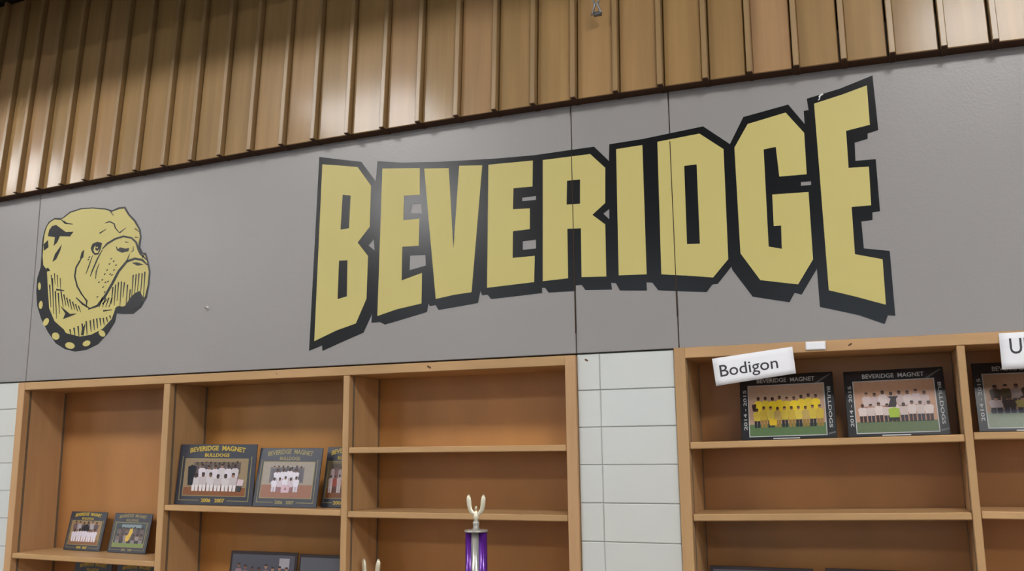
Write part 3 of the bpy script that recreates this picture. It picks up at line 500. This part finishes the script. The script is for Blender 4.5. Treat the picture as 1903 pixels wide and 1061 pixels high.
# ------------------------------------------------------------------ team photographs
def print_mesh(w, h, spec):
    """flat printed team photograph: a mesh of thin layers, lower-left corner at (-w/2, 0)"""
    mats, bm, layer = [], bmesh.new(), [0]
    def idx(rgb):
        m = pc(rgb)
        if m not in mats: mats.append(m)
        return mats.index(m)
    def poly(pts, rgb):
        layer[0] += 1
        y = -0.00002 * layer[0]
        f = bm.faces.new([bm.verts.new((x, y, z)) for x, z in pts]); f.material_index = idx(rgb)
    def rect(x0, x1, z0, z1, rgb): poly([(x0, z0), (x1, z0), (x1, z1), (x0, z1)], rgb)
    def disc(x, z, r, rgb): poly([(x + r * math.cos(a * math.pi / 4), z + 1.15 * r * math.sin(a * math.pi / 4)) for a in range(8)], rgb)
    rect(-w / 2, w / 2, 0, h, spec['wall'])
    rect(-w / 2, w / 2, 0, h * spec['horizon'], spec['floor'])
    for r in spec.get('rects', []):
        rect(r[0] * w, r[1] * w, r[2] * h, r[3] * h, r[4])
    rnd = random.Random(spec.get('seed', 1))
    for (n, x0, x1, zb, zt, shirts, legs) in spec['rows']:
        for k in range(n):
            x = (x0 + (x1 - x0) * (k + 0.5) / n) * w
            ph = (zt - zb) * h * rnd.uniform(0.94, 1.06)
            sw = (x1 - x0) / n * w * 0.58
            z0 = zb * h
            sh = shirts[k % len(shirts)]
            lg = legs[k % len(legs)]
            hr = min(sw * 0.38, ph * 0.12)
            poly([(x - sw * 0.7, z0), (x - sw * 0.1, z0), (x - sw * 0.05, z0 + ph * 0.45), (x - sw * 0.75, z0 + ph * 0.42)], lg)
            poly([(x + sw * 0.1, z0), (x + sw * 0.7, z0), (x + sw * 0.75, z0 + ph * 0.42), (x + sw * 0.05, z0 + ph * 0.45)], lg)
            poly([(x - sw * 0.75, z0 + ph * 0.34), (x + sw * 0.75, z0 + ph * 0.34), (x + sw, z0 + ph * 0.72), (x + sw * 0.5, z0 + ph * 0.8), (x - sw * 0.5, z0 + ph * 0.8), (x - sw, z0 + ph * 0.72)], sh)
            skin = rnd.choice([(120, 84, 66), (96, 66, 52), (160, 120, 98), (74, 52, 44)])
            disc(x, z0 + ph * 0.88, hr, skin)
            poly([(x - hr, z0 + ph * 0.9), (x + hr, z0 + ph * 0.9), (x + hr * 0.7, z0 + ph * 0.9 + hr), (x - hr * 0.7, z0 + ph * 0.9 + hr)], (46, 36, 34))
    for fx in spec.get('extra', []):
        poly([(a * w, c * h) for a, c in fx[0]], fx[1])
    me = bpy.data.meshes.new('print')
    bm.normal_update()
    for f in bm.faces:
        if f.normal.y > 0: f.normal_flip()
    bm.to_mesh(me); bm.free()
    for m in mats: me.materials.append(m)
    return me

CAT = 'team photo'
def plaque(label, x0, x1, yb, z, h, lean, style, spec, group, title='BEVERIDGE  MAGNET', sub='BULLDOGS', year='2006   2007', turn=0.0, name='team_photo', gold=None):
    """card-mounted team photograph standing on a shelf, leaning back on an easel foot"""
    roll = 0.0
    if isinstance(z, tuple):                                   # stands on a shelf that is a little out of level
        (zl, zr), bx0, bx1 = z
        roll = -math.atan((zr - zl) / (bx1 - bx0)); z = zl + (zr - zl) * ((x0 + x1) / 2 - bx0) / (bx1 - bx0)
    t = empty(name, ((x0 + x1) / 2, yb, z)); t.rotation_euler = (0, roll, turn)
    tag(t, label, CAT, group)
    w = x1 - x0
    th = 0.006
    tilt = (-lean, 0, 0)
    def put(me, nm, lx, lz, ly=0.0, rot=None):
        if nm != 'mount': lz += 0.0006 + th * math.sin(lean)
        p = Matrix.Rotation(-lean, 3, 'X') @ Vector((lx, ly, lz))
        return link(nm, me, t, p, rot or tilt)
    bm = bmesh.new(); add_box(bm, -w / 2, w / 2, 0, th, 0, h, 0.0012)
    put(mesh_from(bm, 'mount', M_card_dark if style == 'dark' else (M_card if style == 'silver' else M_glare_card)), 'mount', 0, 0.0006 + th * math.sin(lean))
    # easel foot
    bm = bmesh.new(); add_box(bm, -w * 0.12, w * 0.12, 0, 0.002, 0, h * 0.72)
    link('easel_foot', mesh_from(bm, 'easel_foot', M_card), t, (0, th + 0.012 + h * math.sin(lean) * 0.75 + 0.012, 0.0006), (0.05, 0, 0))
    G = gold or M_gold
    if style == 'gold':
        pw, ph = w * 0.80, h * 0.60
        pz = h * 0.155
        for a, b_, c, d in ((-w * .45, -w * .442, h * .07, h * .80), (w * .442, w * .45, h * .07, h * .80), (-w * .45, -w * .18, h * .07, h * .08), (w * .18, w * .45, h * .07, h * .08)):
            bm = bmesh.new(); add_box(bm, a, b_, -0.0006, 0, c, d); put(mesh_from(bm, 'border_line', M_dullgold), 'border_line', 0, 0, -0.0001)
        bm = bmesh.new(); add_box(bm, -pw / 2 - .004, pw / 2 + .004, -0.0006, 0, pz - .003, pz + ph + .003); put(mesh_from(bm, 'photo_edge', M_dullgold), 'photo_edge', 0, 0, -0.0001)
        put(print_mesh(pw, ph, spec), 'print', 0, pz, -0.0009)
        put(text_mesh(title, G, w * 0.72, h * 0.078, arch=h * 0.04, bold=0.03), 'title', 0, h * 0.862, -0.0006)
        put(text_mesh(sub, G, w * 0.32, h * 0.055, bold=0.03), 'subtitle', 0, h * 0.795, -0.0006)
        put(text_mesh(year, G, w * 0.30, h * 0.058, bold=0.03), 'year', 0, h * 0.05, -0.0006)
    elif style == 'silver':
        pw, ph = w * 0.80, h * 0.77
        pz = h * 0.055
        bm = bmesh.new(); add_box(bm, -pw / 2 - .003, pw / 2 + .003, -0.0006, 0, pz - .003, pz + ph + .003); put(mesh_from(bm, 'photo_edge', M_silver), 'photo_edge', -w * .005, 0, -0.0001)
        put(print_mesh(pw, ph, spec), 'print', -w * .005, pz, -0.0009)
        put(text_mesh(title, M_silver, w * 0.62, h * 0.065, bold=0.015), 'title', 0, h * 0.875, -0.0006)
        for s, tx in ((-1, year), (1, sub)):
            rt = (Matrix.Rotation(-lean, 3, 'X') @ Matrix.Rotation(s * math.pi / 2, 3, 'Y')).to_euler()
            put(text_mesh(tx, M_silver, h * 0.62, w * 0.034, bold=0.015), 'side_text', s * w * 0.447 + (w * 0.015 if s < 0 else -w * 0.015), h * 0.46, -0.0006, rt)
        for k in (0, 1): put(print_swoosh(w, h, k), 'swoosh', 0, 0, -0.0004)
        bm = bmesh.new(); add_box(bm, -w * .16, w * .12, -0.0006, 0, h * .004, h * .022); put(mesh_from(bm, 'name_strip', M_silver), 'name_strip', 0, 0, -0.0001)
    else:
        pw, ph = w * 0.93, h * 0.9
        put(print_mesh(pw, ph, spec), 'print', 0, h * 0.05, -0.0009)
    return t
def print_swoosh(w, h, k):
    bm = bmesh.new()
    for pts in ([(w * .30, h * .835), (w * .34, h * .835), (w * .485, h * .965), (w * .46, h * .965)], [(w * .415, h * .05), (w * .49, h * .075), (w * .49, h * .095), (w * .415, h * .075)])[k:k + 1]:
        bm.faces.new([bm.verts.new((x, -0.0003, z)) for x, z in pts])
    for f in bm.faces:
        f.normal_update()
        if f.normal.y > 0: f.normal_flip()
    me = bpy.data.meshes.new('swoosh'); bm.to_mesh(me); bm.free(); me.materials.append(pc((96, 98, 100)))
    return me

WH = (214, 206, 214); DK = (34, 36, 46); TAN = (150, 126, 98)
spec_gym = dict(wall=(150, 128, 100), floor=(134, 84, 52), horizon=0.22, seed=3,
    rects=[(-.36, .40, .60, .92, (104, 92, 80))],
    rows=[(10, -.34, .38, .44, .94, [(96, 84, 84), (120, 106, 100), (80, 72, 76)], [(90, 80, 76)]), (6, -.27, .37, .26, .86, [WH, (204, 196, 200)], [(190, 170, 170), (120, 84, 74)]), (6, -.37, .36, .12, .60, [(206, 198, 200), (196, 184, 186)], [(226, 220, 220)])],
    extra=[([(-.43, .28), (-.35, .28), (-.33, .62), (-.31, .78), (-.38, .84), (-.45, .78)], (18, 26, 34)), ([(.36, .28), (.46, .28), (.47, .44), (.38, .46)], (212, 190, 196)), ([(.37, .12), (.43, .12), (.44, .26), (.36, .26)], (56, 60, 66))])
spec_gym2 = dict(wall=(158, 146, 134), floor=(150, 104, 86), horizon=0.36, seed=5,
    rects=[(-.36, .32, .42, .86, (112, 106, 112))],
    rows=[(7, -.33, .30, .46, .90, [(98, 92, 100), (84, 78, 88)], [(92, 86, 92)]), (4, -.27, .22, .40, .82, [(220, 214, 224)], [(212, 206, 216)]), (5, -.30, .24, .16, .58, [(222, 216, 226), (206, 190, 200)], [(206, 200, 212), (150, 110, 116)])],
    extra=[([(-.09, .14), (.06, .14), (.08, .36), (-.10, .36)], (206, 176, 188)), ([(-.03, .22), (.01, .22), (-.01, .30)], (120, 40, 60))])
spec_gym3 = dict(wall=(120, 104, 80), floor=(122, 74, 44), horizon=0.26, seed=8,
    rects=[(-.40, .40, .62, .94, (92, 78, 68))],
    rows=[(5, -.40, .34, .36, .92, [(170, 150, 150), (120, 84, 84)], [(150, 130, 130)]), (5, -.44, .36, .14, .64, [(196, 176, 176), (150, 64, 50)], [(206, 196, 196), (90, 50, 46)])])
spec_wrest = dict(wall=(158, 128, 92), floor=(140, 96, 66), horizon=0.2, seed=6,
    rows=[(6, -.44, .42, .46, .98, [(110, 92, 96), (168, 158, 164), (96, 80, 84)], [(120, 100, 100)]), (5, -.44, .42, .12, .66, [(216, 208, 220)], [(226, 218, 226)])],
    extra=[([(-.12, .58), (.12, .58), (.14, .74), (.02, .88), (-.13, .74)], (26, 20, 30))])
spec_ball = dict(wall=(70, 80, 84), floor=(126, 144, 84), horizon=0.16, seed=7,
    rects=[(-.30, .34, .80, .93, (132, 146, 152)), (-.42, .46, .20, .62, (104, 97, 89))],
    rows=[(7, -.42, .46, .34, .82, [(110, 96, 96), (90, 78, 80)], [(90, 82, 80)]), (7, -.44, .46, .14, .54, [(120, 104, 100), (86, 74, 80), (150, 140, 138)], [(150, 140, 140), (70, 62, 70)])],
    extra=[([(-.10, .20), (.00, .24), (.10, .62), (.08, .78), (-.01, .74), (-.04, .50), (-.10, .44)], (214, 180, 80))])
YEL = (222, 192, 44); YEL2 = (206, 182, 70)
spec_field_yellow = dict(wall=(176, 146, 124), floor=(86, 112, 74), horizon=0.23, seed=11,
    rows=[(9, -.42, .44, .30, .80, [YEL, (214, 186, 50), (228, 200, 40)], [(170, 140, 60)]), (10, -.44, .48, .16, .58, [YEL2, (200, 172, 66), (214, 190, 80), (190, 164, 96)], [(44, 42, 50), (150, 120, 60)])],
    extra=[([(-.45, .50), (-.41, .48), (-.40, .64), (-.46, .62)], (52, 30, 24)), ([(-.23, .20), (-.14, .20), (-.13, .32), (-.24, .32)], (214, 180, 40))])
spec_field_white = dict(wall=(178, 138, 112), floor=(92, 108, 78), horizon=0.21, seed=12,
    rows=[(8, -.40, .42, .36, .80, [(190, 172, 170), (182, 162, 160), (196, 180, 178)], [(150, 110, 96)]), (9, -.46, .46, .20, .58, [(206, 192, 188), (196, 180, 176)], [(56, 38, 42), (44, 42, 56)])],
    extra=[([(-.09, .48), (.01, .48), (.02, .64), (.05, .69), (-.09, .69), (-.05, .64)], (40, 30, 34)), ([(-.08, .27), (.04, .27), (.05, .44), (-.02, .48), (-.09, .44)], (150, 176, 54)), ([(-.08, .22), (.04, .22), (.04, .28), (-.08, .28)], (30, 36, 34))])
spec_field_dark = dict(wall=(160, 128, 104), floor=(126, 138, 122), horizon=0.27, seed=14,
    rects=[(-.46, .46, .27, .33, (92, 98, 116))],
    rows=[(7, -.44, .42, .40, .82, [(62, 46, 34), (70, 56, 36), (140, 124, 120)], [(60, 52, 56)]), (6, -.46, .46, .26, .58, [(180, 166, 168), (56, 44, 40), (150, 136, 80)], [(52, 48, 62)])])
spec_dark = dict(wall=(74, 74, 84), floor=(96, 84, 88), horizon=0.3, seed=15, rects=[(.26, .42, .78, .95, (150, 146, 152))],
    rows=[(8, -.44, .44, .25, .85, [(140, 110, 120), (120, 96, 106), (160, 140, 148)], [(90, 80, 84)])])
spec_blank = dict(wall=(84, 84, 92), floor=(98, 100, 112), horizon=0.72, seed=16, rows=[(9, -.44, .44, .1, .55, [(130, 128, 140)], [(80, 78, 84)])])

GA, GB, GC = 'small team photos in the first bay', 'team photos in the second bay', 'team photos with silver lettering'
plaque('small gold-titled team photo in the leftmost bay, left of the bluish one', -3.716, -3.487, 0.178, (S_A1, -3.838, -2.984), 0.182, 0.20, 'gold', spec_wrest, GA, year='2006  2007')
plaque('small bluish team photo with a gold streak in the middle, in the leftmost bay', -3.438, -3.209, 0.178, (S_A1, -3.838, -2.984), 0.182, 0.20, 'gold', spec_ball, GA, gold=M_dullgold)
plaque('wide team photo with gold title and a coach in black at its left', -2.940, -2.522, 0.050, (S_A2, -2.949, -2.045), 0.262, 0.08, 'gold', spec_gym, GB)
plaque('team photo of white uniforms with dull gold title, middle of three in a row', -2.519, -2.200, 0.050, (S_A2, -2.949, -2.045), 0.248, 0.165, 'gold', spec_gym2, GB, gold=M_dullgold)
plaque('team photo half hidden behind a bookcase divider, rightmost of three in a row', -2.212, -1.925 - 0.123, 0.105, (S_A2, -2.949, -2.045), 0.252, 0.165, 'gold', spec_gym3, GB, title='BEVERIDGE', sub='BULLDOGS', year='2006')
plaque('team photo of yellow shirts on green grass partly under the paper reading Bodigon', -0.464, -0.140, 0.120, (S_B1, -0.628, 0.247), 0.240, 0.25, 'silver', spec_field_yellow, GC, year='2014 - 2015', title='BEVERIDGE  MAGNET')
plaque('team photo of white shirts with one player in green, left of the bookcase divider', -0.104, 0.216, 0.120, (S_B1, -0.628, 0.247), 0.236, 0.25, 'silver', spec_field_white, GC, year='2014 - 2015')
plaque('team photo of dark shirts at the right edge, beneath the cropped name paper', 0.300, 0.620, 0.120, 1.631, 0.236, 0.25, 'silver', spec_field_dark, GC, year='2014 - 2015')
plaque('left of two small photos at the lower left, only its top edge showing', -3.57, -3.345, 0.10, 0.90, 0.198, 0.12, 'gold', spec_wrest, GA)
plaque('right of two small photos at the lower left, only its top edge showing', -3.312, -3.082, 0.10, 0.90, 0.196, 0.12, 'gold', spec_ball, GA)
plaque('dark framed team photo with a pale patch at its upper right, bottom edge', -2.659, -2.316, 0.070, 0.905, 0.270, 0.12, 'dark', spec_dark, 'dark framed photos low in the middle bay')
plaque('dark framed grey photo at the bottom edge, cut off by a bookcase divider', -2.306, -2.052, 0.070, 0.905, 0.266, 0.12, 'dark', spec_blank, 'dark framed photos low in the middle bay')
plaque('dark framed photo at the bottom of the right bookcase, nearer the white tiles', -0.595, -0.248, 0.075, 0.95, 0.234, 0.12, 'dark', spec_dark, 'dark framed photos low in the right bookcase')
plaque('dark framed photo at the bottom of the right bookcase, nearer the divider', -0.209, 0.133, 0.075, 0.95, 0.238, 0.12, 'dark', spec_blank, 'dark framed photos low in the right bookcase')

# ------------------------------------------------------------------ paper signs
def paper(name, label, corners, text, tx0, tx1, base, cap, bow=0.006):
    """taped sheet: corners TL,TR,BR,BL in wall (x,z); slightly bowed, 1 mm thick"""
    TL, TR, BR, BL = [Vector((a, b)) for a, b in corners]
    c = (BL + BR) / 2
    root = empty(name, (c.x, -0.010, c.y)); tag(root, label, 'sign' if text else 'label', 'papers taped to the right bookcase rail')
    def pos(u, v):
        p = (BL * (1 - u) + BR * u) * (1 - v) + (TL * (1 - u) + TR * u) * v
        return p - c, -bow * math.sin(math.pi * min(1, max(0, 1 - v)) * 0.5) * (0.4 + 0.6 * u)
    bm = bmesh.new(); n, k = 10, 5
    fr = [[None] * (k + 1) for _ in range(n + 1)]; bk = [[None] * (k + 1) for _ in range(n + 1)]
    for i in range(n + 1):
        for j in range(k + 1):
            p, y = pos(i / n, j / k)
            fr[i][j] = bm.verts.new((p.x, y, p.y)); bk[i][j] = bm.verts.new((p.x, y + 0.0008, p.y))
    for i in range(n):
        for j in range(k):
            bm.faces.new((fr[i][j], fr[i + 1][j], fr[i + 1][j + 1], fr[i][j + 1]))
            bm.faces.new((bk[i][j], bk[i][j + 1], bk[i + 1][j + 1], bk[i + 1][j]))
    for i in range(n):
        bm.faces.new((fr[i][0], bk[i][0], bk[i + 1][0], fr[i + 1][0])); bm.faces.new((fr[i][k], fr[i + 1][k], bk[i + 1][k], bk[i][k]))
    for j in range(k):
        bm.faces.new((fr[0][j], fr[0][j + 1], bk[0][j + 1], bk[0][j])); bm.faces.new((fr[n][j], bk[n][j], bk[n][j + 1], fr[n][j + 1]))
    link('sheet', mesh_from(bm, 'sheet', M_paper, True), root)
    if text:
        me = text_mesh(text, M_ink, 1.0, 1.0, thick=0.0003, bold=0.006)
        zs = [v.co.z for v in me.vertices]
        for v in me.vertices:
            u = tx0 + (tx1 - tx0) * (v.co.x + 0.5); w_ = base + cap * v.co.z
            p, y = pos(u, w_)
            v.co = (p.x, y + v.co.y - 0.0004, p.y)
        link('lettering', me, root)
    return root
paper('name_paper', 'white paper name sign reading Bodigon, taped tilted to the wooden rail', [(-0.533, 1.900), (-0.259, 1.929), (-0.252, 1.837), (-0.523, 1.804)], 'Bodigon', 0.075, 0.80, 0.30, 0.42)
paper('name_paper', 'white paper name sign cropped by the right edge of the picture', [(0.371, 1.939), (0.645, 1.942), (0.645, 1.827), (0.370, 1.824)], 'Uh', 0.10, 0.33, 0.42, 0.42, bow=0.004)
paper('rail_label', 'small blank white label stuck on the rail right of the Bodigon sign', [(-0.215, 1.943), (-0.150, 1.9425), (-0.151, 1.914), (-0.216, 1.915)], None, 0, 1, 0, 0, bow=0.0005)

# ------------------------------------------------------------------ trophies
def trophy(label, x, y, z, col_h, s=1.0, purple=True, wing=1.0, base_w=0.075):
    t = empty('trophy', (x, y, z)); tag(t, label, 'trophy')
    side = M_purple if purple else M_chrome
    r = 0.042 * s
    bm = bmesh.new(); add_box(bm, -base_w * s, base_w * s, -0.05 * s, 0.05 * s, 0, 0.05 * s, 0.004); link('base', mesh_from(bm, 'base', M_plinth), t)
    zc0, zc1 = 0.05 * s, 0.05 * s + col_h
    for sx in (-1, 1):
        bm = bmesh.new(); lathe(bm, [(0.0155 * s, zc0), (0.0155 * s, zc1)], 20, sx * 0.0262 * s, 0.0)
        o = link('column', mesh_from(bm, 'column', side, False), t)
        for p in o.data.polygons: p.use_smooth = abs(p.normal.z) < 0.5
    bm = bmesh.new(); lathe(bm, [(0.0155 * s, zc0), (0.0155 * s, zc1)], 20, 0.0, -0.006 * s)
    o = link('silver_column', mesh_from(bm, 'silver_column', M_chrome), t)
    for p in o.data.polygons: p.use_smooth = abs(p.normal.z) < 0.5
    bm = bmesh.new(); lathe(bm, [(0.0425 * s, zc1), (0.0435 * s, zc1 + 0.003 * s), (0.042 * s, zc1 + 0.007 * s), (0.016 * s, zc1 + 0.010 * s)], 28)
    link('cap', mesh_from(bm, 'cap', M_chrome, True), t)
    z0 = zc1 + 0.009 * s
    bm = bmesh.new()
    lathe(bm, [(0.015 * s, z0), (0.0105 * s, z0 + 0.008 * s), (0.012 * s, z0 + 0.018 * s), (0.0125 * s, z0 + 0.024 * s), (0.009 * s, z0 + 0.031 * s)], 18)
    fig = link('pedestal', mesh_from(bm, 'pedestal', M_chrome, True), t)
    zf = z0 + 0.031 * s
    bm = bmesh.new()
    lathe(bm, [(0.006 * s, zf - 0.002 * s), (0.0105 * s, zf + 0.006 * s), (0.0115 * s, zf + 0.014 * s), (0.008 * s, zf + 0.023 * s), (0.006 * s, zf + 0.031 * s), (0.0035 * s, zf + 0.035 * s)], 16)
    lathe(bm, [(0.001 * s, zf + 0.036 * s), (0.0045 * s, zf + 0.039 * s), (0.0052 * s, zf + 0.044 * s), (0.0038 * s, zf + 0.049 * s), (0.001 * s, zf + 0.051 * s)], 12)
    link('figure', mesh_from(bm, 'figure', M_trophy, True), t)
    for sx in (-1, 1):
        bm = bmesh.new()
        pts = [(0, zf + 0.020), (0.013, zf + 0.025), (0.0225, zf + 0.036), (0.0265, zf + 0.052), (0.028, zf + 0.068), (0.0295, zf + 0.080), (0.029, zf + 0.091)]
        pts = [(sx * a * s, 0, zf + (b_ - zf) * s * wing) for a, b_ in pts]
        tube(bm, pts, [0.007 * s, 0.0078 * s, 0.0088 * s, 0.0098 * s, 0.0098 * s, 0.0085 * s, 0.003 * s], 10, 0.6)
        link('wing', mesh_from(bm, 'wing', M_trophy, True), t)
    return t
ZT = 0.80
trophy('tall trophy with purple and silver columns and a gilt figure with raised arms', -1.383, -0.15, ZT, 1.302 - ZT - 0.05, 1.0)
trophy('small silver trophy, two raised prongs just showing left of the purple trophy', -1.953, 0.085, 0.8606, 0.095, 1.15, purple=False, base_w=0.046)

# ------------------------------------------------------------------ small wall fittings
hk = empty('hanging_shackle', (-0.893, -0.082, 3.235)); tag(hk, 'grey metal shackle with ring on the wooden boards, top of the picture', 'hook')
bm = bmesh.new(); add_box(bm, -0.016, 0.016, -0.004, 0.012, 0.0, 0.016, 0.003); link('foot_plate', mesh_from(bm, 'foot_plate', M_metal), hk)
for sx in (-1, 1):
    bm = bmesh.new(); tube(bm, [(sx * 0.015, -0.006, 0.008), (sx * 0.010, -0.012, 0.026), (sx * 0.004, -0.012, 0.044)], 0.004, 8); link('bow', mesh_from(bm, 'bow', M_metal), hk)
bm = bmesh.new(); tube(bm, [(-0.018, -0.004, 0.006), (-0.022, -0.006, 0.006)], 0.006, 8); link('pin', mesh_from(bm, 'pin', M_metal), hk)
bm = bmesh.new()
N = 18
tube(bm, [(0.011 * math.cos(a * 2 * math.pi / N), -0.012, 0.062 + 0.022 * math.sin(a * 2 * math.pi / N)) for a in range(N + 1)], 0.0038, 8)
link('ring', mesh_from(bm, 'ring', M_metal, True), hk)
wh = empty('wall_hook', (-2.765, 0.0, 2.231)); tag(wh, 'tiny pale hook on the grey wall between bulldog and lettering', 'hook')
bm = bmesh.new(); lathe(bm, [(0.011, 0), (0.0095, 0.002), (0.004, 0.003)], 16)
link('washer', mesh_from(bm, 'washer', mat('pale_washer', (196, 194, 188), rough=0.5, var=0.05), True), wh, (0, -0.0, 0), (math.pi / 2, 0, 0))
bm = bmesh.new(); tube(bm, [(0, -0.002, 0), (0, -0.014, -0.001), (0, -0.018, 0.006)], 0.003, 8); link('prong', mesh_from(bm, 'prong', M_grey, True), wh)
